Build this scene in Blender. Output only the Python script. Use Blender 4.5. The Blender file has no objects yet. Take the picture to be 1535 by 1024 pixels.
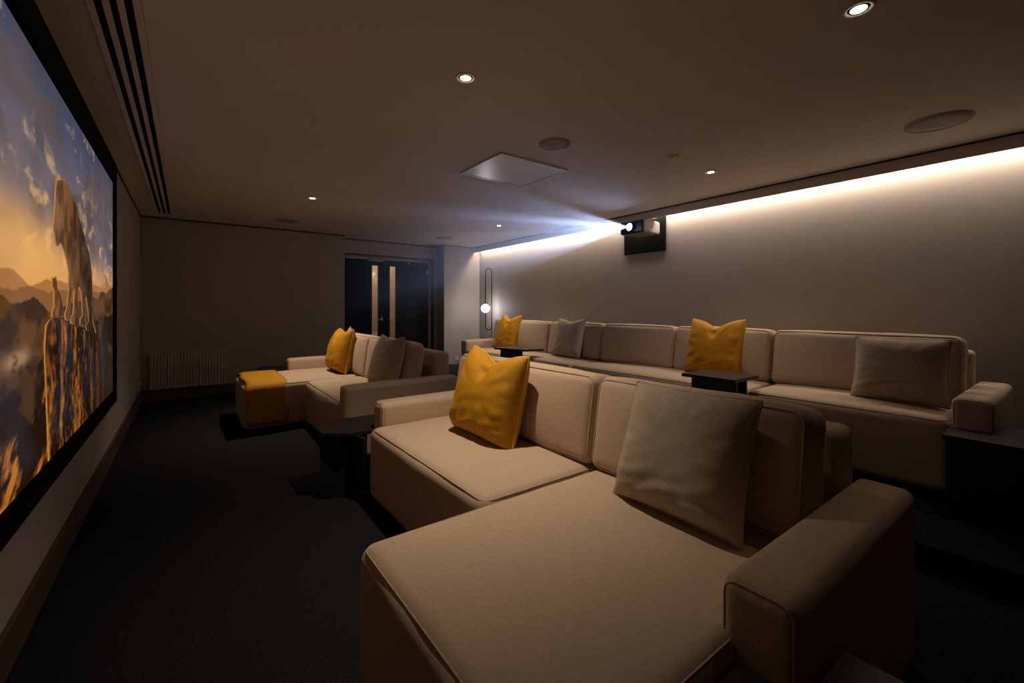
import bpy, bmesh, math, random
import numpy as np
from mathutils import Vector, Matrix
C = bpy.context.scene.collection
S = bpy.context.scene
R = math.radians
# ---------------------------------------------------------------- camera, exposure, lights
cam_d = bpy.data.cameras.new('camera'); cam = bpy.data.objects.new('camera', cam_d); C.objects.link(cam)
cam.location = (0, 0, 1.21); cam.rotation_euler = (R(90), 0, -math.atan(0.747))
cam_d.sensor_width = 36; cam_d.lens = 651 / 1535 * 36; cam_d.shift_y = -50 / 1535; cam_d.clip_start = .02
S.camera = cam
S.view_settings.view_transform = 'Standard'; S.view_settings.look = 'None'
S.view_settings.exposure = 0; S.view_settings.gamma = 1; S.view_settings.use_curve_mapping = False
w = bpy.data.worlds.new('world'); S.world = w; w.use_nodes = True
w.node_tree.nodes['Background'].inputs[0].default_value = (.01, .01, .012, 1)
w.node_tree.nodes['Background'].inputs[1].default_value = 0.0
WARM = (1, .79, .58)
COVE_W, SPOT_W, BEAM_W = 53, 88, 1500
def light(name, kind, loc, energy, color, **kw):
    d = bpy.data.lights.new(name, kind); d.energy = energy; d.color = color
    rot = kw.pop('rot', (0, 0, 0))
    for k, v in kw.items(): setattr(d, k, v)
    o = bpy.data.objects.new(name, d); o.location = loc; o.rotation_euler = rot; C.objects.link(o); return o
light('cove_light', 'AREA', (4.585, 3.52, 2.385), COVE_W, (1, .83, .70), shape='RECTANGLE', size=.05, size_y=7.4)
DOWN = [(1.15, 1.94, 1.25), (1.08, 5.05, 1.35), (3.66, 2.0, .38), (3.59, 5.12, .75), (2.136, .558, .05)]
for x, y, k in DOWN:
    light('downlight_light', 'SPOT', (x, y, 2.372), SPOT_W * k, WARM, spot_size=R(92), spot_blend=1, shadow_soft_size=.02)
light('hallway_light', 'AREA', (2.9, 8.1, 2.36), 15, (1, .84, .68), shape='RECTANGLE', size=1.4, size_y=.3)

# ---------------------------------------------------------------- materials
def mat(name, col, rough=.8, metal=0, bump=0, bscale=200, var=0, vscale=3, sheen=0, emis=None, estr=1, spec=.5, stretch=None, detail=4):
    m = bpy.data.materials.new(name); m.use_nodes = True; nt = m.node_tree; b = nt.nodes['Principled BSDF']
    b.inputs['Base Color'].default_value = (*col, 1); b.inputs['Roughness'].default_value = rough; b.inputs['Metallic'].default_value = metal
    b.inputs['Specular IOR Level'].default_value = spec
    if sheen: b.inputs['Sheen Weight'].default_value = sheen; b.inputs['Sheen Roughness'].default_value = .4; b.inputs['Sheen Tint'].default_value = (*col, 1)
    tc = nt.nodes.new('ShaderNodeTexCoord')
    vec = tc.outputs['Object']
    if stretch:
        mp = nt.nodes.new('ShaderNodeMapping'); mp.inputs['Scale'].default_value = stretch; nt.links.new(vec, mp.inputs[0]); vec = mp.outputs[0]
    if var:
        n = nt.nodes.new('ShaderNodeTexNoise'); n.inputs['Scale'].default_value = vscale; n.inputs['Detail'].default_value = detail; nt.links.new(vec, n.inputs['Vector'])
        mr = nt.nodes.new('ShaderNodeMapRange'); mr.inputs['From Min'].default_value = .3; mr.inputs['From Max'].default_value = .7
        mr.inputs['To Min'].default_value = 1 - var; mr.inputs['To Max'].default_value = 1 + var
        nt.links.new(n.outputs[0], mr.inputs[0])
        mx = nt.nodes.new('ShaderNodeVectorMath'); mx.operation = 'SCALE'; mx.inputs[0].default_value = col; nt.links.new(mr.outputs[0], mx.inputs['Scale'])
        nt.links.new(mx.outputs[0], b.inputs['Base Color'])
    if bump:
        n2 = nt.nodes.new('ShaderNodeTexNoise'); n2.inputs['Scale'].default_value = bscale; n2.inputs['Detail'].default_value = 3; nt.links.new(vec, n2.inputs['Vector'])
        bp = nt.nodes.new('ShaderNodeBump'); bp.inputs['Strength'].default_value = bump; bp.inputs['Distance'].default_value = .004
        nt.links.new(n2.outputs[0], bp.inputs['Height']); nt.links.new(bp.outputs[0], b.inputs['Normal'])
    if emis: b.inputs['Emission Color'].default_value = (*emis, 1); b.inputs['Emission Strength'].default_value = estr
    return m
M = dict(
    wall=mat('wall_paint', (.375, .335, .295), .6, bump=.05, bscale=60, var=.03, vscale=1.2, spec=.35),
    ceil=mat('ceiling_paint', (.63, .56, .49), .7, bump=.03, bscale=60, var=.03, vscale=1),
    carpet=mat('charcoal_carpet', (.015, .0155, .017), 1, bump=.8, bscale=600, var=.45, vscale=90, spec=.1, detail=8),
    wood=mat('brown_wood', (.085, .052, .032), .5, var=.3, vscale=8, stretch=(1, .1, 6)),
    frameb=mat('black_velvet_frame', (.004, .004, .004), .9, spec=.1),
    black=mat('black_plastic', (.008, .008, .009), .45),
    table=mat('black_stained_timber', (.012, .012, .013), .42, bump=.15, bscale=30, var=.3, vscale=10, stretch=(1, 8, 8)),
    fab=mat('beige_woven_fabric', (.51, .395, .295), .95, bump=.35, bscale=420, var=.07, vscale=90, sheen=.15, spec=.15),
    fabp=mat('beige_piping', (.47, .36, .27), .9, bump=.2, bscale=400, spec=.15),
    fabg=mat('taupe_pillow_fabric', (.45, .375, .30), .95, bump=.35, bscale=420, var=.07, vscale=90, sheen=.15, spec=.15),
    must=mat('mustard_velvet', (.49, .24, .010), .72, bump=.25, bscale=300, var=.06, vscale=30, sheen=.4, spec=.25),
    mustp=mat('mustard_piping', (.66, .38, .09), .7),
    zipm=mat('pale_zip', (.62, .46, .24), .5),
    door=mat('black_door_laminate', (.008, .009, .012), .45, bump=.03, bscale=20, var=.1, vscale=3, spec=.12),
    frame=mat('beige_door_frame', (.36, .28, .2), .5),
    steel=mat('brushed_steel', (.6, .56, .5), .3, metal=1, stretch=(1, 1, 20), bump=.1),
    rad=mat('radiator_enamel', (.50, .47, .43), .4, var=.12, vscale=6),
    white=mat('white_plastic', (.62, .58, .53), .4),
    fit=mat('speaker_mesh', (.36, .31, .27), .7, bump=.5, bscale=500),
    hatch=mat('satin_hatch_panel', (.64, .60, .60), .26, var=.05, vscale=2, spec=.7),
    proj=mat('projector_shell', (.34, .30, .27), .5, spec=.4),
    lampm=mat('black_lamp_metal', (.01, .01, .012), .3, metal=.6),
    bulb=mat('lit_led', (1, 1, 1), .5, emis=(1, .88, .72), estr=14),
    globe=mat('lit_globe', (1, 1, 1), .5, emis=(.93, .90, 1), estr=26),
    lens=mat('lit_lens', (.2, .3, .5), .1, emis=(.55, .78, 1), estr=12),
    hall=mat('hallway_oak', (.50, .37, .25), .6, var=.12, vscale=6, stretch=(8, 8, .5)),
)
g = bpy.data.materials.new('door_glass'); g.use_nodes = True; nt = g.node_tree; nt.nodes.clear()
o_ = nt.nodes.new('ShaderNodeOutputMaterial'); mx = nt.nodes.new('ShaderNodeMixShader'); tr = nt.nodes.new('ShaderNodeBsdfTransparent'); gl = nt.nodes.new('ShaderNodeBsdfGlossy')
gl.inputs['Roughness'].default_value = .06; tr.inputs[0].default_value = (.93, .9, .86, 1); mx.inputs[0].default_value = .16
nt.links.new(tr.outputs[0], mx.inputs[1]); nt.links.new(gl.outputs[0], mx.inputs[2]); nt.links.new(mx.outputs[0], o_.inputs[0]); M['glass'] = g

# ---------------------------------------------------------------- helpers
def thing(name, label, cat, loc=(0, 0, 0), rotz=0, group=None):
    o = bpy.data.objects.new(name, None); o.empty_display_size = .1; C.objects.link(o)
    o.location = loc; o.rotation_euler = (0, 0, rotz); o['label'] = label; o['category'] = cat
    if group: o['group'] = group
    return o
def link(name, me, m, parent=None, smooth=False):
    if m: me.materials.append(m)
    if smooth: me.polygons.foreach_set('use_smooth', [True] * len(me.polygons))
    o = bpy.data.objects.new(name, me); C.objects.link(o)
    if parent: o.parent = parent
    return o
def obj(name, bm, m, parent=None, smooth=False):
    me = bpy.data.meshes.new(name); bmesh.ops.recalc_face_normals(bm, faces=bm.faces); bm.to_mesh(me); bm.free()
    return link(name, me, m, parent, smooth)
def bx(bm, x0, x1, y0, y1, z0, z1, bev=0):
    vs = [bm.verts.new(p) for p in [(x0, y0, z0), (x1, y0, z0), (x1, y1, z0), (x0, y1, z0), (x0, y0, z1), (x1, y0, z1), (x1, y1, z1), (x0, y1, z1)]]
    fs = [bm.faces.new([vs[i] for i in f]) for f in [(0, 3, 2, 1), (4, 5, 6, 7), (0, 1, 5, 4), (1, 2, 6, 5), (2, 3, 7, 6), (3, 0, 4, 7)]]
    if bev:
        es = {e for f in fs for e in f.edges}
        bmesh.ops.bevel(bm, geom=list(es), offset=bev, segments=2, affect='EDGES', profile=.5)
def box(name, x0, x1, y0, y1, z0, z1, m, parent=None, bev=0):
    bm = bmesh.new(); bx(bm, x0, x1, y0, y1, z0, z1, bev); return obj(name, bm, m, parent)
def struct(o): o['kind'] = 'structure'; return o
def prism(name, pts, z0, z1, m, parent=None, bev=0):
    bm = bmesh.new(); a = [bm.verts.new((x, y, z0)) for x, y in pts]; b = [bm.verts.new((x, y, z1)) for x, y in pts]
    bm.faces.new(a[::-1]); bm.faces.new(b); n = len(pts)
    for i in range(n): bm.faces.new((a[i], a[(i + 1) % n], b[(i + 1) % n], b[i]))
    if bev: bmesh.ops.bevel(bm, geom=bm.edges[:], offset=bev, segments=2, affect='EDGES', profile=.5)
    return obj(name, bm, m, parent)
def lathe(name, prof, m, parent=None, seg=40, smooth=True, rot=None, loc=None):
    bm = bmesh.new(); rings = []
    for r_, z in prof:
        if r_ < 1e-6: rings.append([bm.verts.new((0, 0, z))])
        else: rings.append([bm.verts.new((r_ * math.cos(2 * math.pi * i / seg), r_ * math.sin(2 * math.pi * i / seg), z)) for i in range(seg)])
    for a, b in zip(rings, rings[1:]):
        if len(a) == 1 and len(b) == 1: continue
        for i in range(seg):
            j = (i + 1) % seg
            if len(a) == 1: bm.faces.new((a[0], b[i], b[j]))
            elif len(b) == 1: bm.faces.new((a[i], a[j], b[0]))
            else: bm.faces.new((a[i], a[j], b[j], b[i]))
    if rot: bmesh.ops.transform(bm, matrix=rot, verts=bm.verts)
    if loc: bmesh.ops.translate(bm, vec=loc, verts=bm.verts)
    return obj(name, bm, m, parent, smooth)
def tube(name, pts, r_, m, parent=None, closed=False, seg=8):
    pts = [Vector(p) for p in pts]; n = len(pts); bm = bmesh.new(); rings = []
    up = None
    for i, p in enumerate(pts):
        if closed: d = (pts[(i + 1) % n] - pts[i - 1])
        else: d = pts[min(i + 1, n - 1)] - pts[max(i - 1, 0)]
        d.normalize()
        if up is None: up = Vector((0, 0, 1)) if abs(d.z) < .9 else Vector((1, 0, 0))
        a = d.cross(up); a = a.normalized() if a.length > 1e-4 else d.orthogonal().normalized(); b = a.cross(d).normalized(); up = b
        rings.append([bm.verts.new(p + (a * math.cos(2 * math.pi * k / seg) + b * math.sin(2 * math.pi * k / seg)) * r_) for k in range(seg)])
    for i in range(n if closed else n - 1):
        A, B = rings[i], rings[(i + 1) % n]
        off = 0
        if closed and i == n - 1:
            off = min(range(seg), key=lambda q: (A[0].co - B[q].co).length)
        for k in range(seg):
            bm.faces.new((A[k], A[(k + 1) % seg], B[(k + 1 + off) % seg], B[(k + off) % seg]))
    if not closed: bm.faces.new(rings[0][::-1]); bm.faces.new(rings[-1])
    return obj(name, bm, m, parent, True)
from mathutils import noise as mn
def roundbox_me(size, r_, puff=(0, 0, 0), n=18, wob=0, seed=0, npz=True):
    """rounded box centred on the origin; puff = outward crown per axis (tuple items may be (neg,pos))"""
    h = [s / 2 for s in size]
    def line(hh):
        t = []
        for k in range(5): t.append(-hh + r_ * (1 - math.cos(k / 4 * math.pi / 2)) if False else -hh + r_ * k / 4)
        m_ = max(4, n)
        t += [-(hh - r_) + 2 * (hh - r_) * k / m_ for k in range(1, m_)]
        t += [hh - r_ * (4 - k) / 4 for k in range(5)]
        return t
    L = [line(q) for q in h]; verts = {}; bm = bmesh.new()
    pf = [(p, p) if not isinstance(p, tuple) else p for p in puff]
    def V(p):
        key = tuple(round(q, 6) for q in p)
        if key in verts: return verts[key]
        # spherify the corner zone
        q = Vector([max(-(h[i] - r_), min(h[i] - r_, p[i])) for i in range(3)]); d = Vector(p) - q
        P = q + d.normalized() * r_ if d.length > 1e-9 else Vector(p)
        u = [p[i] / h[i] for i in range(3)]; out = P.copy()
        for i in range(3):
            j, k = (i + 1) % 3, (i + 2) % 3
            wgt = (1 - abs(u[j]) ** 2.4) * (1 - abs(u[k]) ** 2.4) * u[i] * abs(u[i])
            out[i] += wgt * (pf[i][1] if u[i] > 0 else pf[i][0])
        if wob:
            nn = mn.noise(Vector((out.x * 5 + seed * 7, out.y * 5, out.z * 5)))
            c = (out - Vector((0, 0, 0))).normalized(); out += c * nn * wob
        verts[key] = bm.verts.new(out); return verts[key]
    for ax in range(3):
        j, k = (ax + 1) % 3, (ax + 2) % 3
        for sgn in (-1, 1):
            for a0, a1 in zip(L[j], L[j][1:]):
                for b0, b1 in zip(L[k], L[k][1:]):
                    q = []
                    for (a, b) in ((a0, b0), (a1, b0), (a1, b1), (a0, b1)):
                        p = [0, 0, 0]; p[ax] = sgn * h[ax]; p[j] = a; p[k] = b; q.append(V(p))
                    if len(set(q)) == 4: bm.faces.new(q if sgn > 0 else q[::-1])
    return bm
def rbox(name, x0, x1, y0, y1, z0, z1, r_, m, parent, puff=(0, 0, 0), n=14, wob=0, seed=0, tilt=0, yaw=0):
    bm = roundbox_me((x1 - x0, y1 - y0, z1 - z0), r_, puff, n, wob, seed)
    o = obj(name, bm, m, parent, True)
    o.location = ((x0 + x1) / 2, (y0 + y1) / 2, (z0 + z1) / 2); o.rotation_euler = (0, tilt, yaw); return o
def seam(parent, hx, hy, hz, r_, axis, sgn, m, rr=.0035, puff=0, trim=None):
    """piping loop just inside the rounded edge of a face of the rounded box (parent's own coordinates)"""
    h = [hx, hy, hz]; j, k = (axis + 1) % 3, (axis + 2) % 3; A, B = h[j] - r_ * .30, h[k] - r_ * .30; cr = r_ * .9
    pts = []
    for cx, cy, a0 in ((A - cr, B - cr, 0), (-(A - cr), B - cr, 90), (-(A - cr), -(B - cr), 180), (A - cr, -(B - cr), 270)):
        for t in range(6):
            a = R(a0 + 90 * t / 5); p = [0, 0, 0]; p[axis] = sgn * (h[axis] - r_ * .25); p[j] = cx + cr * math.cos(a); p[k] = cy + cr * math.sin(a); pts.append(p)
    # densify
    out = []
    for a, b in zip(pts, pts[1:] + pts[:1]):
        d = (Vector(b) - Vector(a)).length; q = max(1, int(d / .06))
        for t in range(q): out.append([a[i] + (b[i] - a[i]) * t / q for i in range(3)])
    if puff:
        for p in out:
            p[axis] += sgn * puff * (1 - abs(p[j] / h[j]) ** 2.4) * (1 - abs(p[k] / h[k]) ** 2.4)
    return tube('piping', out, rr, m, parent, closed=True, seg=6)

# ---------------------------------------------------------------- room shell
CZ = 2.40
struct(box('floor', -.6, 4.8, -1.7, 8.8, -.1, 0, M['carpet']))
struct(box('floor_riser', 2.75, 4.65, -1.6, 6.75, 0, .11, M['carpet'], bev=.006))
struct(box('ceiling', -.6, 4.8, -1.7, 8.8, CZ, CZ + .1, M['ceil']))
struct(box('wall_left', -.59, -.49, -1.7, 7.4, 0, CZ, M['wall']))
struct(box('wall_right', 4.65, 4.75, -1.7, 8.8, 0, CZ, M['wall']))
struct(box('wall_near', -.49, 4.65, -1.7, -1.6, 0, CZ, M['wood']))  # unseen wall; dark finish added to cut light bounced onto the near sofa
struct(box('wall_far', -.49, 2.05, 7.3, 7.75, 0, CZ, M['wall']))
struct(box('wall_column', 3.86, 4.65, 7.3, 7.75, 0, CZ, M['wall'], bev=.004))
bm = bmesh.new(); bx(bm, 2.05, 3.86, 7.6, 7.75, 2.15, CZ); bx(bm, 3.80, 3.86, 7.6, 7.75, 0, 2.15)
struct(obj('wall_doorway', bm, M['wall']))
bm = bmesh.new(); bx(bm, 1.9, 4.0, 8.6, 8.7, 0, CZ); bx(bm, 1.9, 2.0, 7.75, 8.6, 0, CZ); bx(bm, 3.9, 4.0, 7.75, 8.6, 0, CZ)
struct(obj('wall_hallway', bm, M['hall']))
# skirting boards
struct(box('baseboard_left', -.49, -.472, -1.6, 7.3, 0, .145, M['wood'], bev=.003))
struct(box('baseboard_far', -.472, 2.05, 7.282, 7.3, 0, .145, M['wood'], bev=.003))
struct(box('baseboard_column', 3.86, 4.65, 7.282, 7.3, 0, .145, M['wood'], bev=.003))
struct(box('baseboard_right', 4.632, 4.65, -1.6, 7.28, .11, .25, M['wood'], bev=.003))
# ceiling shadow gaps coloured in as brown and black strips; cove fascia
struct(box('trim_1', -.49, 2.05, 7.285, 7.3, 2.378, CZ, M['wood']))
struct(box('trim_2', 2.05, 3.86, 7.588, 7.6, 2.378, CZ, M['wood']))
struct(box('trim_3', 3.86, 4.52, 7.288, 7.3, 2.388, CZ, M['wood']))
struct(box('trim_4', 4.515, 4.53, -1.6, 7.285, 2.30, 2.390, M['ceil'], bev=.002))
struct(box('trim_5', 4.522, 4.53, -1.6, 7.285, 2.390, CZ, M['black']))  # black strip paints in the shade of the groove above the fascia
struct(box('trim_6', 4.50, 4.505, -1.6, 7.285, 2.392, CZ, M['black']))  # second groove line, its shade likewise put in as black
struct(box('trim_7', -.49, -.478, 4.6, 7.285, 2.39, CZ, M['black']))
# ---------------------------------------------------------------- double door
D = thing('door_1', 'pair of black double doors with tall narrow vision panes, in the recess at the far end', 'door', (2.05, 7.6, 0)); D['kind'] = 'structure'
def DB(name, x0, x1, y0, y1, z0, z1, m, parent=None, bev=.002):
    return box(name, x0 - 2.05, x1 - 2.05, y0 - 7.6, y1 - 7.6, z0, z1, m, parent or D, bev)
DB('door_frame_head', 2.05, 3.80, 7.69, 7.75, 2.09, 2.15, M['frame'])
j = DB('door_jamb', 3.73, 3.80, 7.69, 7.75, 0, 2.09, M['frame'])
DB('door_jamb', 2.05, 2.06, 7.69, 7.75, 0, 2.09, M['frame'])
DB('door_reveal', 2.05, 3.80, 7.60, 7.69, 2.135, 2.15, M['black'])  # reveal soffit and side coloured black for the shade inside the recess
DB('door_reveal', 3.785, 3.80, 7.60, 7.69, 0, 2.135, M['black'])
for x0, x1, px in ((2.06, 2.868, 2.64), (2.874, 3.73, 2.968)):
    bm = bmesh.new(); p1 = px + .112; Y0, Y1 = 7.715, 7.745; zb, zt = .35, 1.975
    for a in ((x0, px, 0, 2.085), (p1, x1, 0, 2.085), (px, p1, 0, zb), (px, p1, zt, 2.085)):
        bx(bm, a[0] - 2.05, a[1] - 2.05, Y0 - 7.6, Y1 - 7.6, a[2], a[3])
    leaf = obj('door_leaf', bm, M['door'], D)
    DB('pane', px, p1, 7.728, 7.732, zb, zt, M['glass'], leaf, 0)
    bm = bmesh.new()
    for a in ((px - .012, px, zb, zt), (p1, p1 + .012, zb, zt), (px - .012, p1 + .012, zt, zt + .012), (px - .012, p1 + .012, zb - .012, zb)):
        bx(bm, a[0] - 2.05, a[1] - 2.05, .109, .1149, a[2], a[3])
    obj('pane_bead', bm, M['black'], leaf)
    hx = (px - .05 if px > 2.9 else p1 + .05) - 2.05
    for zz in (1.015,):
        kn = lathe('door_knob', [(0, 0), (.014, 0), (.014, .006), (.007, .012), (.007, .03), (.012, .034), (.012, .042), (0, .044)], M['steel'], leaf, 16, rot=Matrix.Rotation(R(90), 4, 'X'), loc=(px + (.13 if px < 2.9 else -.03) - 2.05, .1149, zz))
lk = obj('lock_lever', (lambda b: (bx(b, 2.80 - 2.05, 2.835 - 2.05, .105, .1149, .985, 1.03, .003), bx(b, 2.812 - 2.05, 2.822 - 2.05, .1, .112, 1.03, 1.075, .002), b)[-1])(bmesh.new()), M['steel'], D)
DB('door_closer', 2.56, 2.83, 7.65, 7.714, 2.045, 2.095, M['frame'], None, .004)
DB('closer_arm', 3.30, 3.33, 7.68, 7.714, 2.03, 2.05, M['steel'])
DB('hinge', 3.70, 3.725, 7.70, 7.7149, 1.86, 1.95, M['steel'])

# ---------------------------------------------------------------- radiator on the far wall
t = thing('radiator', 'long low ribbed panel radiator on the far wall left of the sofas', 'radiator', (.02, 7.3, .15))
rx0, rx1 = -.408, .408; N = 24; wd = (rx1 - rx0) / N
box('back_panel', rx0, rx1, -.030, -.004, 0, .47, M['rad'], t, .003)
me = None
for i in range(N):
    if me is None:
        o = box('rib', -wd / 2 + .003, wd / 2 - .003, -.052, -.030, .006, .464, M['rad'], t, .005); me = o.data
    else:
        o = bpy.data.objects.new('rib', me); C.objects.link(o); o.parent = t
    o.location = (rx0 + wd * (i + .5), 0, 0)
box('side_cover', rx0 - .006, rx0, -.052, 0, -.003, .473, M['rad'], t); box('side_cover', rx1, rx1 + .006, -.052, 0, -.003, .473, M['rad'], t)
box('top_grille', rx0, rx1, -.052, -.003, .464, .472, M['rad'], t)
def socket(name, label, loc, rotz):
    t = thing(name, label, 'socket', loc, rotz)
    pl = box('face_plate', -.043, .043, -.009, 0, -.043, .043, M['white'], t, .003)
    for dx in (-.015, .015): box('pin_hole', dx - .003, dx + .003, -.0095, -.008, -.012, .004, M['black'], t)
    box('rocker_switch', -.008, .008, -.013, -.009, .015, .032, M['white'], t, .001)
socket('wall_socket', 'small white wall socket low on the screen wall by the far corner', (-.49, 7.2, .24), R(90))
socket('wall_socket', 'small white wall socket low on the pale column right of the doors', (4.13, 7.3, .25), 0)

# ---------------------------------------------------------------- ceiling fittings
t = thing('slot_diffuser', 'long linear air vent with three black slots in the ceiling above the screen', 'air vent', (-.2305, 3.7, CZ))
me = None
for nm, x0, x1 in (('frame_rail', -.314, -.291), ('slot_bar', -.265, -.243), ('slot_bar', -.219, -.197), ('frame_rail', -.170, -.147)):
    box(nm, x0 + .2305, x1 + .2305, -3.25, 3.27, -.014, -.001, M['ceil'], t, .0015)
box('dark_slot_backing', -.08, .08, -3.25, 3.27, -.003, -.001, M['frameb'], t)
box('end_cap', -.0835, .0835, 3.27, 3.295, -.014, -.001, M['ceil'], t, .0015)
labs = ['round lit downlight in the ceiling above the nearest sofa, at top centre',
        'small lit downlight in the ceiling over the far sofa, leftmost of all',
        'small lit downlight in the ceiling right of the projector hatch, near the cove',
        'tiny lit downlight in the ceiling farthest off beside the cove',
        'lit downlight at the top edge of the ceiling, rightmost of all']
for (x, y, k), lb in zip(DOWN, labs):
    t = thing('downlight', lb, 'downlight', (x, y, CZ), 0, 'recessed downlights')
    lathe('bezel', [(.056, 0), (.056, -.003), (.050, -.006), (.040, -.004), (.038, 0)], M['ceil'], t, 36)
    lathe('reflector', [(.038, -.001), (.034, -.0025), (.028, -.0035)], M['black'], t, 32)
    lathe('lit_bulb', [(.027, -.003), (.022, -.006), (.012, -.008), (0, -.009)], M['bulb'], t, 32)
for x, y, r_, lb in ((2.122, 2.33, .118, 'round flush ceiling speaker beside the square hatch'),
                     (3.84, .595, .165, 'large round flush ceiling speaker at upper right near the cove'),
                     (3.50, 6.59, .16, 'round ceiling speaker near the doors and column'),
                     (1.083, 6.573, .165, 'faint round ceiling speaker above the far wall on the left')):
    t = thing('ceiling_speaker', lb, 'speaker', (x, y, CZ), 0, 'round ceiling speakers')
    lathe('rim', [(r_, 0), (r_, -.006), (r_ - .002, -.007), (r_ - .005, -.006), (r_ - .005, 0)], M['ceil'], t, 56)
    lathe('grille', [(0, -.0045), (r_ * .5, -.0045), (r_ - .005, -.004), (r_ - .005, 0)], M['fit'], t, 56)
for x, y, r_, lb in ((3.05, 1.983, .055, 'small round smoke sensor on the ceiling right of the hatch'),
                     (2.865, 5.06, .06, 'small round smoke sensor on the ceiling toward the doors')):
    t = thing('smoke_sensor', lb, 'smoke detector', (x, y, CZ), 0, 'ceiling sensors')
    lathe('base', [(r_, 0), (r_, -.006), (r_ * .95, -.008), (r_ * .6, -.009)], M['ceil'], t, 40)
    lathe('dome', [(r_ * .62, -.008), (r_ * .58, -.013), (r_ * .3, -.016), (0, -.017)], M['white'], t, 40)
t = thing('ceiling_hatch', 'square satin access hatch set in the ceiling in front of the projector', 'hatch', (2.263, 3.007, CZ))
hw, hd = .352, .312
bm = bmesh.new()
for a in ((-hw, -hw + .018, -hd, hd), (hw - .018, hw, -hd, hd), (-hw + .018, hw - .018, -hd, -hd + .018), (-hw + .018, hw - .018, hd - .018, hd)):
    bx(bm, a[0], a[1], a[2], a[3], -.014, -.0005)
obj('hatch_frame', bm, M['hatch'], t)
box('hatch_panel', -hw + .021, hw - .021, -hd + .021, hd - .021, -.011, -.0005, M['hatch'], t, .002)

# ---------------------------------------------------------------- projector
t = thing('projector_backboard', 'black square board on the wall behind the projector', 'mounting board', (4.65, 3.41, 2.1))
box('board', -.018, -.0005, -.31, .31, -.19, .235, M['frameb'], t, .002)
box('cable_slot', -.020, -.018, -.20, -.185, .10, .16, M['frameb'], t)
t = thing('projector', 'grey projector with a lit blue-white lens hung under the ceiling cove', 'projector', (4.43, 3.31, 2.1))
bm = roundbox_me((.33, .34, .155), .03, ((.006, .0), (0, 0), (0, .012)), 8); bmesh.ops.translate(bm, vec=(0, 0, .078), verts=bm.verts)
obj('casing', bm, M['proj'], t, True)
rbox('front_panel', -.182, -.13, -.165, .165, .004, .152, .02, M['black'], t, n=5)
box('badge', -.02, 0, -.1725, -.170, .065, .09, M['black'], t)
rb = Matrix.Rotation(R(-90), 4, 'Y')
hs = lathe('lens_barrel', [(.058, 0), (.058, .035), (.05, .042), (.045, .042), (.045, .01)], M['black'], t, 32, rot=rb, loc=(-.178, 0, .078))
lathe('lens_glass', [(.045, .03), (.03, .036), (0, .038)], M['lens'], t, 32, rot=rb, loc=(-.178, 0, .078))
for yy in (-.1, .1): tube('hanger_arm', [(0, yy, .158), (.02, yy, .185), (.11, yy, .20), (.195, yy, .20)], .008, M['steel'], t)
box('indicator_light', -.188, -.182, -.09, -.075, .028, .033, M['white'], t)
box('mount_plate', -.06, .08, -.12, .12, .158, .166, M['black'], t, .002)
# beam: thin haze lit by the projector's lamp
LP = Vector((4.195, 3.31, 2.178))
far = [(-.40, 1.50, .46), (-.40, 4.42, .46), (-.40, 4.42, 2.23), (-.40, 1.50, 2.23)]
bm = bmesh.new()
a = [bm.verts.new(LP + Vector((0, dy, dz))) for dy, dz in ((-.02, -.02), (.02, -.02), (.02, .02), (-.02, .02))]
b = [bm.verts.new(p) for p in far]
bm.faces.new(a); bm.faces.new(b[::-1])
for i in range(4): bm.faces.new((a[i], a[(i + 1) % 4], b[(i + 1) % 4], b[i]))
hz = bpy.data.materials.new('beam_haze'); hz.use_nodes = True; nt = hz.node_tree; nt.nodes.clear()
oo = nt.nodes.new('ShaderNodeOutputMaterial'); vs = nt.nodes.new('ShaderNodeVolumeScatter'); vs.inputs['Color'].default_value = (.75, .85, 1, 1); vs.inputs['Density'].default_value = .16
vs.inputs['Anisotropy'].default_value = .2
nt.links.new(vs.outputs[0], oo.inputs['Volume'])
beam = obj('projector_beam_haze', bm, hz); beam['kind'] = 'stuff'; beam['label'] = 'faint bluish haze lit by the projector beam between lens and screen'; beam['category'] = 'haze'
sp = light('projector_light', 'SPOT', LP, BEAM_W, (.56, .66, 1), spot_size=R(54), spot_blend=.25, shadow_soft_size=.005)
sp.rotation_euler = (Vector((-.4, 2.96, 1.36)) - LP).to_track_quat('-Z', 'Y').to_euler()
d = sp.data; d.use_nodes = True; nt = d.node_tree; em = nt.nodes['Emission']
def mth(tree, op, a, b=None, clamp=False):
    n = tree.nodes.new('ShaderNodeMath'); n.operation = op; n.use_clamp = clamp
    for k, q in enumerate((a, b)):
        if q is None: continue
        if isinstance(q, (int, float)): n.inputs[k].default_value = q
        else: tree.links.new(q, n.inputs[k])
    return n.outputs[0]
# the projector's rectangular aperture: light leaves only towards the screen's rectangle
geo = nt.nodes.new('ShaderNodeNewGeometry'); sx_ = nt.nodes.new('ShaderNodeSeparateXYZ'); nt.links.new(geo.outputs['Incoming'], sx_.inputs[0])
ra = mth(nt, 'DIVIDE', sx_.outputs[1], sx_.outputs[0]); rb_ = mth(nt, 'DIVIDE', sx_.outputs[2], sx_.outputs[0])
def gate(v, lo, hi):
    return mth(nt, 'MULTIPLY', mth(nt, 'MULTIPLY', mth(nt, 'SUBTRACT', v, lo), 60, True), mth(nt, 'MULTIPLY', mth(nt, 'SUBTRACT', hi, v), 60, True), True)
gt = mth(nt, 'MULTIPLY', gate(ra, -.213, .364), gate(rb_, .017, .336))
cb = nt.nodes.new('ShaderNodeCombineXYZ'); nt.links.new(ra, cb.inputs[0]); nt.links.new(rb_, cb.inputs[1])
nz = nt.nodes.new('ShaderNodeTexNoise'); nz.inputs['Scale'].default_value = 13; nz.inputs['Detail'].default_value = 1; nt.links.new(cb.outputs[0], nz.inputs['Vector'])
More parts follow.
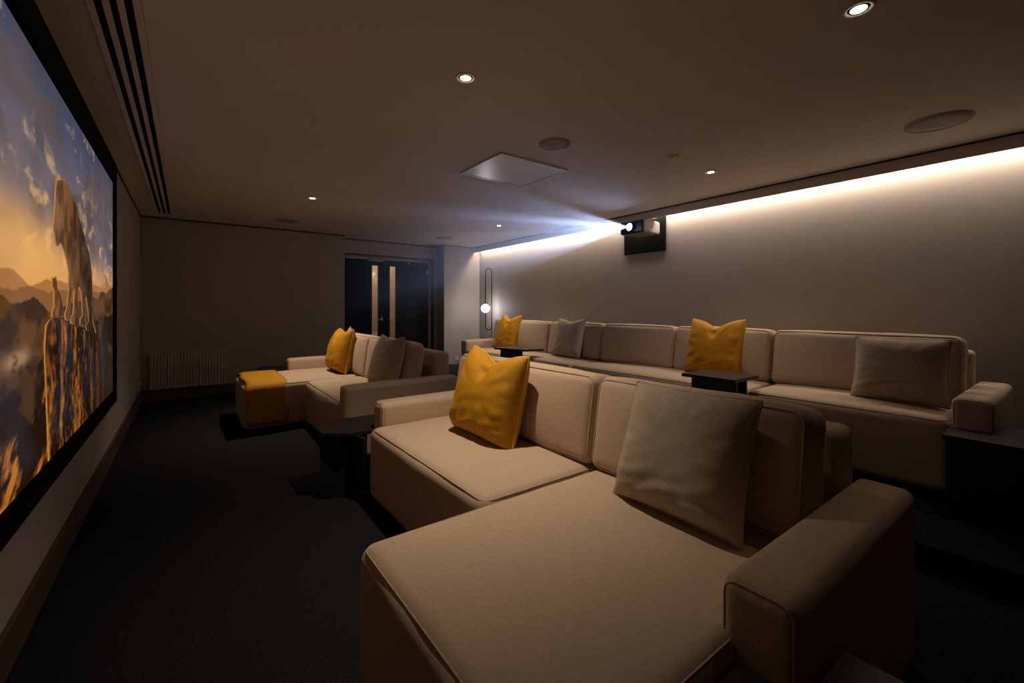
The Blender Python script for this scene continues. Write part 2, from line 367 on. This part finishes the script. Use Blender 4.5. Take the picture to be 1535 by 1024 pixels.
mr = nt.nodes.new('ShaderNodeMapRange'); mr.inputs['From Min'].default_value = .38; mr.inputs['From Max'].default_value = .62; mr.inputs['To Min'].default_value = .12; mr.inputs['To Max'].default_value = 1.9
nt.links.new(nz.outputs[0], mr.inputs[0]); nt.links.new(mth(nt, 'MULTIPLY', gt, mr.outputs[0]), em.inputs['Strength'])
# haze density shaped to thin towards the screen, so it does not veil the picture
nh = hz.node_tree; th_ = nh.nodes.new('ShaderNodeTexCoord'); sh_ = nh.nodes.new('ShaderNodeSeparateXYZ'); nh.links.new(th_.outputs['Object'], sh_.inputs[0])
f_ = mth(nh, 'DIVIDE', mth(nh, 'SUBTRACT', sh_.outputs[0], .7), 3.5, True); nh.links.new(mth(nh, 'MULTIPLY', mth(nh, 'POWER', f_, 1.6), .22), vs.inputs['Density'])

# ---------------------------------------------------------------- cinema screen
t = thing('projection_screen', 'huge framed cinema screen on the left wall showing big cats on a rock at sunset', 'screen', (-.49, 2.96, 1.36))
SY0, SY1, SZ0, SZ1 = 1.58, 4.34, .60, 2.137
def SB(nm, y0, y1, z0, z1):
    return box(nm, .002, .062, y0 - 2.96, y1 - 2.96, z0 - 1.36, z1 - 1.36, M['frameb'], t, .003)
SB('frame_border', SY0 - .09, SY0, SZ0 - .09, SZ1 + .15); SB('frame_border', SY1, SY1 + .085, SZ0 - .09, SZ1 + .15)
SB('frame_border', SY0, SY1, SZ1, SZ1 + .15); SB('frame_border', SY0, SY1, SZ0 - .09, SZ0)
box('screen_backing', .002, .044, SY0 - 2.96, SY1 - 2.96, SZ0 - 1.36, SZ1 - 1.36, M['frameb'], t)
s_, c_ = math.sin(math.atan(.747)), math.cos(math.atan(.747))
NY, NZ = 560, 420
yy = np.linspace(SY0, SY1, NY); zz = np.linspace(SZ0, SZ1, NZ)
YY, ZZ = np.meshgrid(yy, zz)
def fromPix(u, v):     # point of the picture as read off the photo -> screen metres (y, z)
    r_ = (u - 767.5) / 651; x = c_ * r_ + s_; y = -s_ * r_ + c_; k = -.44 / x; return y * k, 1.21 - (v - 462) / 651 * k
rng = np.random.RandomState(3)
TAB = rng.rand(256, 256)
def vnoise(x, y):
    xi = np.floor(x).astype(int); yi = np.floor(y).astype(int); fx = x - xi; fy = y - yi; fx = fx * fx * (3 - 2 * fx); fy = fy * fy * (3 - 2 * fy)
    g = lambda a, b: TAB[a & 255, b & 255]
    return (g(xi, yi) * (1 - fx) + g(xi + 1, yi) * fx) * (1 - fy) + (g(xi, yi + 1) * (1 - fx) + g(xi + 1, yi + 1) * fx) * fy
def fbm(x, y, o=5):
    s = 0; a = .5; 
    for k in range(o): s = s + a * vnoise(x + 17 * k, y + 31 * k); x = x * 2.03; y = y * 2.03; a *= .5
    return s / (1 - .5 ** o)
def sst(a, b, x): q = np.clip((x - a) / (b - a), 0, 1); return q * q * (3 - 2 * q)
def mixc(A, B, k): return A * (1 - k[..., None]) + B * k[..., None]
c = lambda *v: np.array(v, float)
h = (ZZ - SZ0) / (SZ1 - SZ0); hx = (YY - SY0) / (SY1 - SY0)
# sky
col = mixc(c(232, 158, 88) + 0 * ZZ[..., None], c(176, 134, 108), sst(.44, .60, h))
col = mixc(col, c(112, 99, 104), sst(.52, .68, h)); col = mixc(col, c(72, 76, 98), sst(.72, .98, h))
col = mixc(col, c(112, 110, 122), sst(.6, 1, hx) * sst(.5, .62, h) * sst(.92, .7, h) * .5)
wx = YY * 1.5 + ZZ * .8; cl = fbm(wx * 1.5 + 3, ZZ * 5.0 + 9, 6); cl2 = fbm(YY * 7 + ZZ * 3 + 1, ZZ * 13 - YY * 3, 5); cl3 = fbm(YY * 3 + 21, ZZ * 7 + 2, 6)
col = mixc(col, c(98, 80, 80), sst(.44, .66, cl) * .75 * sst(.42, .55, h))
col = mixc(col, c(78, 66, 70), sst(.52, .72, cl3) * .5 * sst(.5, .6, h))
col = mixc(col, c(232, 176, 112), sst(.50, .68, cl2) * sst(.42, .56, cl3) * (1 - sst(.55, .95, h)) * .75)
col = mixc(col, c(208, 168, 128), sst(.60, .74, cl2) * sst(.48, .40, cl) * .65)
sun = np.exp(-(((YY - 2.1) / .9) ** 2 + ((ZZ - 1.42) / .15) ** 2)); col = mixc(col, c(252, 184, 98), np.clip(sun * .8, 0, 1))
# hills
def ridge(px, base, amp, sc, sd, colr, k=1.0):
    global col
    ys = [fromPix(*p) for p in px]; ys.sort(); line = np.interp(yy, [q[0] for q in ys], [q[1] for q in ys])
    line = line + (fbm(yy * sc + sd, yy * 0 + sd, 4) - .5) * amp
    m_ = sst(-.004, .004, line[None, :] - ZZ) * k
    col = mixc(col, colr, m_); return m_
depth = lambda a, b, sc, sd: a + (b - a) * fbm(YY * sc + sd, ZZ * sc * 1.3 + sd, 6)[..., None]
ridge([(0, 407), (25, 410), (50, 424), (75, 419), (110, 425), (140, 431), (170, 428)], 0, .05, 5, 2, c(176, 116, 66), .95)
ridge([(0, 424), (30, 430), (60, 438), (120, 440), (170, 440)], 0, .05, 4, 8, c(138, 90, 52), .9)
f1 = fbm(YY * 5 + 4, ZZ * 9 + 2, 6)
ridge([(0, 438), (25, 447), (50, 449), (75, 466), (120, 455), (145, 446), (170, 432)], 0, .06, 6, 5, mixc(c(104, 66, 34) + 0 * ZZ[..., None], c(62, 40, 24), sst(.35, .65, f1)), 1)
ridge([(0, 530), (12, 528), (30, 540), (50, 560), (75, 520), (100, 500), (170, 470)], 0, .05, 9, 7, mixc(c(38, 26, 17) + 0 * ZZ[..., None], c(78, 52, 28), sst(.45, .7, f1)), 1)
rv = [fromPix(12, 532), fromPix(48, 545)]
m_ = np.exp(-(((YY - (rv[0][0] + rv[1][0]) / 2 - (ZZ - rv[0][1]) * .8) / .16) ** 2 + ((ZZ - (rv[0][1] + rv[1][1]) / 2) / .035) ** 2) * 1.2) * sst(.3, .5, fbm(YY * 12, ZZ * 20))
col = mixc(col, c(170, 128, 88), np.clip(m_ * 1.2, 0, .9))
f2 = fbm((YY + ZZ * 1.1) * 5, (ZZ - YY * .6) * 14, 6)
low = ridge([(0, 690), (30, 655), (55, 615), (68, 590), (75, 560), (170, 560)], 0, .10, 9, 3, mixc(c(34, 20, 9) + 0 * ZZ[..., None], c(186, 112, 38), sst(.45, .68, f2)), 1)
# rock and animals as polygons
def inside(poly):
    P = [fromPix(*p) for p in poly]; m_ = np.zeros(YY.shape, bool); n = len(P)
    for i in range(n):
        (x1, y1), (x2, y2) = P[i], P[(i + 1) % n]
        if y1 == y2: continue
        cnd = ((y1 > ZZ) != (y2 > ZZ)) & (YY < (x2 - x1) * (ZZ - y1) / (y2 - y1) + x1); m_ ^= cnd
    return m_
q2 = lambda L: [(x / 2.438, 400 + y / 2.438) for x, y in L]
q6 = lambda L: [(60 + x / 4.1, 250 + y / 4.1) for x, y in L]
rock = inside(q2([(183, 195), (200, 185), (230, 193), (262, 213), (300, 224), (338, 243), (355, 270), (380, 290), (430, 330), (430, 700), (180, 720), (176, 600), (172, 500), (168, 400), (164, 290), (170, 215)]))
wob_ = fbm(YY * 3, ZZ * 6 + 3, 4) * .12; st = fbm((YY + wob_) * 14, ZZ * 2.6 + 7, 6); st2 = fbm((YY + wob_) * 34, ZZ * 26, 4)
lit = sst(.36, .70, st * .6 + st2 * .4); side = sst(4.34, 3.2, YY)
rc = mixc(c(24, 13, 6) + 0 * ZZ[..., None], c(168, 100, 36), lit * (.35 + .65 * side)); rc = mixc(rc, c(52, 35, 20), (sst(3.1, 3.9, YY) * .75)); rc = rc * (.8 + .4 * fbm(YY * 40, ZZ * 40, 3))[..., None]
col = np.where(rock[..., None], rc, col)
cat = inside(q6([(105, 80), (138, 70), (165, 88), (185, 130), (215, 205), (235, 260), (255, 340), (285, 440), (310, 540), (322, 640), (326, 700), (330, 830), (340, 930), (355, 1020), (345, 1024), (330, 960), (322, 880), (325, 940), (314, 1004), (288, 1004), (284, 978), (302, 950), (298, 880), (285, 790), (276, 860), (280, 975), (250, 972), (250, 935), (266, 915), (262, 860), (256, 770), (242, 735), (238, 800), (228, 920), (220, 968), (192, 964), (190, 930), (207, 900), (211, 830), (213, 745), (203, 780), (196, 850), (190, 930), (180, 948), (158, 938), (157, 900), (166, 870), (180, 760), (178, 645), (168, 590), (150, 520), (133, 468), (118, 490), (100, 478), (92, 430), (84, 380), (88, 320), (94, 230), (98, 130)]))
cub = inside(q6([(78, 672), (90, 684), (108, 668), (114, 740), (135, 790), (150, 870), (152, 922), (76, 922), (75, 890), (90, 862), (88, 760), (77, 730)]))
def furry(mask, dk, lt, y0, y1):
    global col
    f = fbm(YY * 14, ZZ * 10, 5); k = sst(.3, .7, f) * .5 + .5 * sst(y1, y0, YY)
    a = mixc(c(*dk) + 0 * ZZ[..., None], c(*lt), k); col = np.where(mask[..., None], a, col)
a0 = fromPix(*q6([(84, 500)])[0])[0]; a1 = fromPix(*q6([(320, 600)])[0])[0]
furry(cat, (46, 30, 20), (142, 92, 50), a0, a1); furry(cub, (48, 30, 16), (170, 104, 40), fromPix(79, 440)[0], fromPix(97, 440)[0])
# warm rims on the lit edge
for mk in (cat, cub, rock):
    sh = np.zeros_like(mk); sh[:, 5:] = mk[:, :-5]; rim = mk & ~sh; col = np.where(rim[..., None], .35 * col + .65 * c(236, 160, 62), col)
col = np.clip(col, 0, 255) / 255; lin = np.where(col <= .04045, col / 12.92, ((col + .055) / 1.055) ** 2.4)
me = bpy.data.meshes.new('picture')
V = np.stack([np.full(YY.size, .046), YY.ravel() - 2.96, ZZ.ravel() - 1.36], 1)
ii = np.arange(NY * NZ).reshape(NZ, NY); F_ = np.stack([ii[:-1, :-1], ii[:-1, 1:], ii[1:, 1:], ii[1:, :-1]], -1).reshape(-1, 4)
me.vertices.add(len(V)); me.vertices.foreach_set('co', V.astype(np.float32).ravel())
me.loops.add(F_.size); me.loops.foreach_set('vertex_index', F_.astype(np.int32).ravel())
me.polygons.add(len(F_)); me.polygons.foreach_set('loop_start', np.arange(0, F_.size, 4, dtype=np.int32)); me.polygons.foreach_set('loop_total', np.full(len(F_), 4, np.int32))
me.update(); me.validate()
at = me.color_attributes.new('film', 'FLOAT_COLOR', 'POINT')
at.data.foreach_set('color', np.concatenate([lin.reshape(-1, 3), np.ones((lin.shape[0] * lin.shape[1], 1))], 1).astype(np.float32).ravel())
pm = bpy.data.materials.new('film_picture'); pm.use_nodes = True; nt = pm.node_tree; b = nt.nodes['Principled BSDF']
b.inputs['Base Color'].default_value = (.001, .001, .001, 1); b.inputs['Roughness'].default_value = .9; b.inputs['Specular IOR Level'].default_value = .1
an = nt.nodes.new('ShaderNodeAttribute'); an.attribute_name = 'film'; nt.links.new(an.outputs['Color'], b.inputs['Emission Color']); b.inputs['Emission Strength'].default_value = .86
link('picture', me, pm, t)

# ---------------------------------------------------------------- sofas
def seat_block(root, x0, x1, y0, y1, z0, z1, r_=.05, name='seat'):
    o = rbox(name, x0, x1, y0, y1, z0, z1, r_, M['fab'], root, puff=((.012, 0), (0, 0), (0, .022)), n=16, wob=.006, seed=y0)
    seam(o, (x1 - x0) / 2, (y1 - y0) / 2, (z1 - z0) / 2, r_, 2, 1, M['fabp'], puff=.022, rr=.0028); return o
def arm_block(root, x0, x1, y0, y1, z0, z1, r_=.034):
    o = rbox('armrest', x0, x1, y0, y1, z0, z1, r_, M['fab'], root, puff=((.006, 0), (.004, .004), (0, .006)), n=10)
    seam(o, (x1 - x0) / 2, (y1 - y0) / 2, (z1 - z0) / 2, r_, 0, -1, M['fabp'], puff=.006, rr=.003)
    return o
def back_cush(root, xf, y0, y1, z0, z1, th=.19, r_=.05, tilt=R(9), seed=1):
    hgt = z1 - z0
    xc = xf + th / 2 + math.sin(tilt) * hgt / 2
    o = rbox('back_cushion', xc - th / 2, xc + th / 2, y0 + .004, y1 - .004, z0, z1, r_, M['fab'], root, puff=((.036, .01), (.0, .0), (.0, .010)), n=16, wob=.008, seed=seed, tilt=tilt)
    seam(o, th / 2, (y1 - y0) / 2 - .004, hgt / 2, r_, 0, -1, M['fabp'], puff=.036, rr=.0042); return o
def sofa(label, ys, modules, armw, back, xf_arm, xb, base, arm_z, shell_z, cush, group):
    """ys=(y0,y1) outer; modules=[(y0,y1,front_x,crown)] ; cush=[(y0,y1)]"""
    y0, y1 = ys; cx, cy = (xf_arm + xb) / 2, (y0 + y1) / 2
    root = thing('sofa', label, 'sofa', (cx, cy, base), 0, group)
    L = lambda a, b_: (a - cx, b_ - cx)
    z = lambda q: q - base
    arm_block(root, xf_arm - cx, xb - cx, y0 - cy, y0 + armw - cy, .04, arm_z - base)
    arm_block(root, xf_arm - cx, xb - cx, y1 - armw - cy, y1 - cy, .04, arm_z - base)
    rbox('back_frame', xb - .17 - cx, xb - .005 - cx, y0 + armw - cy + .002, y1 - armw - cy - .002, .04, shell_z - base, .035, M['fab'], root, n=10)
    for a, b_, fx, sz in modules:
        seat_block(root, fx - cx, back + .30 - cx, a - cy + .002, b_ - cy - .002, .04, sz - base)
    for i, (a, b_) in enumerate(cush):
        back_cush(root, back - cx, a - cy, b_ - cy, modules[0][3] - .01 - base, shell_z + .10 - base, seed=i * 3 + y0)
    bm = bmesh.new()
    for a, b_, fx, sz in modules: bx(bm, fx + .09 - cx, xb - .08 - cx, a + .05 - cy, b_ - .05 - cy, 0, .045)
    obj('plinth', bm, M['black'], root); return root
sofa('nearest beige fabric sofa with its wide chaise in the foreground', (.355, 2.855),
     [(.475, 1.39, .425, .47), (1.39, 2.69, .90, .47)], .165, 1.47, .985, 1.965, 0, .60, .785, [(.52, 1.395), (1.395, 2.69)], 'cinema sofas')
sofa('far beige sofa by the doors, with a mustard throw over its chaise', (3.42, 5.92),
     [(4.80, 5.755, .425, .47), (3.585, 4.80, .96, .47)], .165, 1.47, .965, 1.965, 0, .60, .805, [(3.585, 4.60), (4.60, 5.755)], 'cinema sofas')
sofa('long five-cushion beige sofa along the lit rear wall behind the front sofas', (.32, 6.0),
     [(.49, 1.62, 3.44, .575), (1.62, 3.53, 3.44, .575), (3.53, 5.83, 3.44, .575)], .165, 3.93, 3.47, 4.42, .11, .705, .92,
     [(.49, 1.64), (1.64, 2.57), (2.57, 3.53), (3.53, 4.49), (4.49, 5.83)], 'cinema sofas')
# ---------------------------------------------------------------- throw
def throw_mesh():
    n_, mX = 60, 14; prof = []
    y0, y1, zt, r_ = 4.80, 5.755, .474, .056; e = .010
    pts = []
    for t_ in np.linspace(.10, zt - r_, 14): pts.append((y0 - e, t_))
    for a in np.linspace(0, 90, 9)[1:]: pts.append((y0 + r_ - (r_ + e) * math.cos(R(a)), zt - r_ + (r_ + e) * math.sin(R(a))))
    for t_ in np.linspace(y0 + r_, y1 - r_, 26)[1:-1]:
        u = (t_ - (y0 + y1) / 2) / ((y1 - y0) / 2); pts.append((t_, zt + e + .020 * (1 - abs(u) ** 2.4)))
    for a in np.linspace(90, 0, 9): pts.append((y1 - r_ + (r_ + e) * math.cos(R(a)), zt - r_ + (r_ + e) * math.sin(R(a))))
    for t_ in np.linspace(zt - r_, .12, 14)[1:]: pts.append((y1 + e, t_))
    bm = bmesh.new(); grid = []
    for i, (y, z) in enumerate(pts):
        row = []
        for k in range(mX):
            x = .445 + .345 * k / (mX - 1) + .008 * math.sin(i * .35); edge = 1 - abs(2 * k / (mX - 1) - 1)
            low_ = max(0, (.40 - z)) * .05; sgn = -1 if y < 5.2 else 1
            ripple = math.sin(k * 1.1 + .6) * low_ * 1.0
            zz_ = z + (0 if z < .43 else -.018 * max(0, 1 - (x - .425) / .08) ** 1.5)
            row.append(bm.verts.new((x, y + sgn * (abs(ripple) + .002), zz_ + .001 * mn.noise(Vector((x * 20, y * 20, 0))))))
        grid.append(row)
    for a, b_ in zip(grid, grid[1:]):
        for k in range(mX - 1): bm.faces.new((a[k], a[k + 1], b_[k + 1], b_[k]))
    return bm
o = obj('throw_blanket', throw_mesh(), M['must'], None, True); sm = o.modifiers.new('s', 'SOLIDIFY'); sm.thickness = .007; sm.offset = 1
o['label'] = 'mustard yellow throw blanket draped over the far sofa chaise'; o['category'] = 'blanket'

# ---------------------------------------------------------------- scatter pillows
def pillow(label, x, y, z, wy, hz, yaw=0, tilt=12, m='must', pip='mustp', th=.085, chop=.0, seed=0, zipr=False, roll=0, group=None, ear=.0):
    root = thing('throw_pillow', label, 'cushion', (x, y, z), 0, group); root.rotation_euler = (R(roll), R(tilt), R(yaw))
    n = 44; bm = bmesh.new(); front, back = {}, {}
    a, b_ = wy / 2, hz / 2; wk = .5 if m != 'must' else .7
    def outline(u, v):
        px = a * u * (1 - .05 * (1 - v * v)); pz = b_ * v * (1 - .04 * (1 - u * u))
        top = max(0, v)
        pz -= chop * math.exp(-(abs(u) / .42) ** 1.35) * top ** 1.5
        px -= math.copysign(1, u) * chop * .22 * top ** 2 * abs(u) if chop else 0
        px *= 1 + .02 * max(0, -v) ** 2
        return px, pz
    for i in range(n + 1):
        for j_ in range(n + 1):
            u = math.sin((2 * i / n - 1) * math.pi / 2); v = math.sin((2 * j_ / n - 1) * math.pi / 2)
            px, pz = outline(u, v)
            e = (1 - u ** 4) * (1 - v ** 4); t_ = th * max(0, e) ** (.46 if m == 'must' else .62) * (1 - .25 * max(0, v))
            corner = (abs(u * v)) ** 2
            wr = 0
            if e > 0:
                ang = math.atan2(v, u); rr = math.hypot(u, v)
                cr = mn.noise(Vector((ang * 4.2 + seed, rr * 1.6, seed * 3.1))) * .012 * wk * sst1(rr) ** 2 * min(1, e * 2.2)
                lw = mn.noise(Vector((u * 1.8 + seed, v * 7 + u * 2 + seed, 2))) * .020 * wk * max(0, .15 - v) * min(1, e * 2)
                wr = cr + lw + .004 * wk * mn.noise(Vector((u * 4 + seed, v * 4, 5))) * min(1, e * 3) + .007 * wk * mn.ridged_multi_fractal(Vector((u * 1.3 + seed, v * 4.5 - abs(u) * 2, seed)), .9, 2.1, 3, 1, 2) * max(0, .5 - v) * abs(u) * min(1, e * 2.5)
            dent = chop * .45 * math.exp(-(u / .13) ** 2 - ((v - .60) / .22) ** 2) if chop else 0
            edge = (i in (0, n) or j_ in (0, n))
            vf = bm.verts.new((-(t_ + wr - dent) if not edge else 0, px, b_ + pz)); front[i, j_] = vf
            back[i, j_] = vf if edge else bm.verts.new((t_ * .8 + wr * .4 - dent * .3, px, b_ + pz))
    for i in range(n):
        for j_ in range(n):
            bm.faces.new((front[i, j_], front[i, j_ + 1], front[i + 1, j_ + 1], front[i + 1, j_])); bm.faces.new((back[i, j_], back[i + 1, j_], back[i + 1, j_ + 1], back[i, j_ + 1]))
    ed = [front[i, 0].co.copy() for i in range(n)] + [front[n, j_].co.copy() for j_ in range(n)] + [front[n - i, n].co.copy() for i in range(n)] + [front[0, n - j_].co.copy() for j_ in range(n)]
    zc = [front[0, j_].co.copy() for j_ in range(2, int(n * .62))]
    obj('pillow_cover', bm, M[m], root, True)
    # drop near-duplicate points in corners
    P = []
    for p in ed:
        if not P or (p - P[-1]).length > .004: P.append(p)
    tube('piping', P, .0045, M[pip], root, closed=True, seg=6)
    if zipr:
        zz_ = [p + Vector((.012, .004, 0)) for p in zc]; Q = []
        for p in zz_:
            if not Q or (p - Q[-1]).length > .006: Q.append(p)
        o = tube('zip', Q, .0035, M['zipm'], root, seg=6); o['label'] = 'pale zip along the side seam'
    return root
def sst1(r_): return max(0, min(1, (r_ - .15) / .6))
GY, GB = 'mustard pillows', 'taupe pillows'
pillow('large mustard pillow on the nearest sofa, creased by a chop at its top', 1.31, 2.05, .485, .54, .50, 4, 14, th=.12, chop=.08, roll=3, seed=1, zipr=True, group=GY, ear=1)
pillow('mustard pillow on the far sofa, standing edge-on near its chaise', 1.37, 5.16, .487, .50, .50, 3, 12, th=.125, chop=.10, seed=4, zipr=True, group=GY, ear=1)
pillow('mustard pillow at the left arm of the rear wall sofa, beside the lit globe', 3.88, 5.36, .59, .52, .53, -2, 14, th=.10, chop=.085, seed=7, group=GY, zipr=True, ear=1)
pillow('mustard pillow standing behind the small black table at the middle of the rear sofa', 3.90, 2.12, .59, .54, .53, 0, 12, th=.10, chop=.085, seed=9, group=GY, ear=1)
pillow('large taupe square pillow on the nearest sofa chaise', 1.33, .875, .49, .48, .445, 0, 19, 'fabg', 'fabp', .095, .0, 11, group=GB)
pillow('taupe pillow on the far sofa, behind its near armrest', 1.37, 3.78, .487, .50, .49, 4, 14, 'fabg', 'fabp', .095, .045, 13, group=GB, ear=1)
pillow('taupe pillow with pointed corners between the mustard ones on the rear sofa, left half', 3.84, 4.01, .59, .50, .50, 0, 14, 'fabg', 'fabp', .08, .04, 15, group=GB, ear=1)
pillow('wide taupe pillow at the right end of the rear sofa beside the right armrest', 3.74, .775, .59, .49, .43, 0, 14, 'fabg', 'fabp', .085, .0, 17, group=GB)
pillow('beige pillow mostly hidden behind the far sofa mustard pillow, only its tip showing', 1.50, 5.36, .487, .44, .50, -14, 9, 'fab', 'fabp', .06, .03, 19, ear=1)

# ---------------------------------------------------------------- side tables
def side_table(label, pts, ztop, base, legs, th=.025, group='black side tables'):
    cx = sum(p[0] for p in pts) / len(pts); cy = sum(p[1] for p in pts) / len(pts)
    t = thing('side_table', label, 'side table', (cx, cy, base), 0, group)
    prism('table_top', [(x - cx, y - cy) for x, y in pts], ztop - th - base, ztop - base, M['table'], t, .003)
    for (xa, ya, xb, yb) in legs:
        d = Vector((xb - xa, yb - ya)).normalized() * .012; n = Vector((-d.y, d.x))
        prism('leg_panel', [(xa - cx - n.x, ya - cy - n.y), (xb - cx - n.x, yb - cy - n.y), (xb - cx + n.x, yb - cy + n.y), (xa - cx + n.x, ya - cy + n.y)], 0, ztop - th - base, M['table'], t, .002)
side_table('black side table with cut corners between the nearest and far sofas', [(.67, 3.17), (.67, 2.88), (.80, 2.785), (.955, 2.765), (.965, 2.868), (1.16, 2.868), (1.16, 3.17)], .43, 0, [(.675, 2.935, .83, 2.875), (.845, 2.90, .955, 2.895), (.88, 2.70, .838, 2.86), (.835, 2.89, .76, 3.12)])
side_table('black side table beyond the far sofa, against the far wall', [(.735, 6.60), (.735, 6.26), (.80, 6.18), (1.20, 6.18), (1.20, 6.60)], .43, 0, [(.78, 6.38, 1.15, 6.38), (.97, 6.22, .97, 6.366)])
side_table('black table wrapped round the near arm of the nearest sofa', [(.72, .468), (.72, .08), (.80, 0), (1.2, 0), (1.2, .34), (.972, .34), (.972, .468)], .43, 0, [(.78, .2, 1.14, .2), (.93, .03, .93, .186), (.93, .214, .93, .42)])
side_table('black table at the right arm of the rear sofa', [(3.215, .485), (3.20, .10), (3.28, 0), (3.70, 0), (3.70, .305), (3.455, .305), (3.455, .485)], .54, .11, [(3.235, .47, 3.235, .03), (3.25, .25, 3.44, .25), (3.46, .28, 3.46, .02)])
side_table('small black table in front of the rear sofa centre, under the mustard pillow', [(3.17, 1.975), (3.50, 1.975), (3.54, 1.55), (3.17, 1.55)], .69, .11, [(3.20, 1.90, 3.20, 1.55), (3.215, 1.73, 3.41, 1.73), (3.41, 1.58, 3.41, 1.715)])
side_table('small black table in front of the left end of the rear sofa', [(3.25, 4.75), (3.52, 4.80), (3.66, 4.22), (3.38, 4.25)], .69, .11, [(3.30, 4.66, 3.37, 4.30), (3.36, 4.49, 3.42, 4.50)])
# ---------------------------------------------------------------- floor lamp
t = thing('floor_lamp', 'slim black loop floor lamp with a glowing white globe in the far corner', 'floor lamp', (4.40, 6.71, .11))
lathe('lamp_base', [(0, 0), (.11, 0), (.11, .012), (.10, .018), (0, .018)], M['lampm'], t, 36)
a = Vector((c_, -s_, 0))
hw_ = .058; zb, zt = .70, 1.83; cpt = a * .058; loop = []
for k in range(13): an_ = R(180 * k / 12); loop.append(cpt + a * (hw_ * math.cos(an_)) + Vector((0, 0, zt - hw_ + hw_ * math.sin(an_))))
for k in range(13): an_ = R(180 + 180 * k / 12); loop.append(cpt + a * (hw_ * math.cos(an_)) + Vector((0, 0, zb + hw_ + hw_ * math.sin(an_))))
tube('loop_frame', loop, .009, M['lampm'], t, closed=True)
tube('pole', [cpt + a * hw_ + Vector((0, 0, .76)), cpt + a * hw_ + Vector((0, 0, .3)), cpt + a * hw_ + Vector((0, 0, .012))], .0075, M['lampm'], t)
lathe('globe', [(0, -.076)] + [(.076 * math.sin(R(q)), -.076 * math.cos(R(q))) for q in range(6, 180, 6)] + [(0, .076)], M['globe'], t, 48, loc=(0, 0, 1.095))
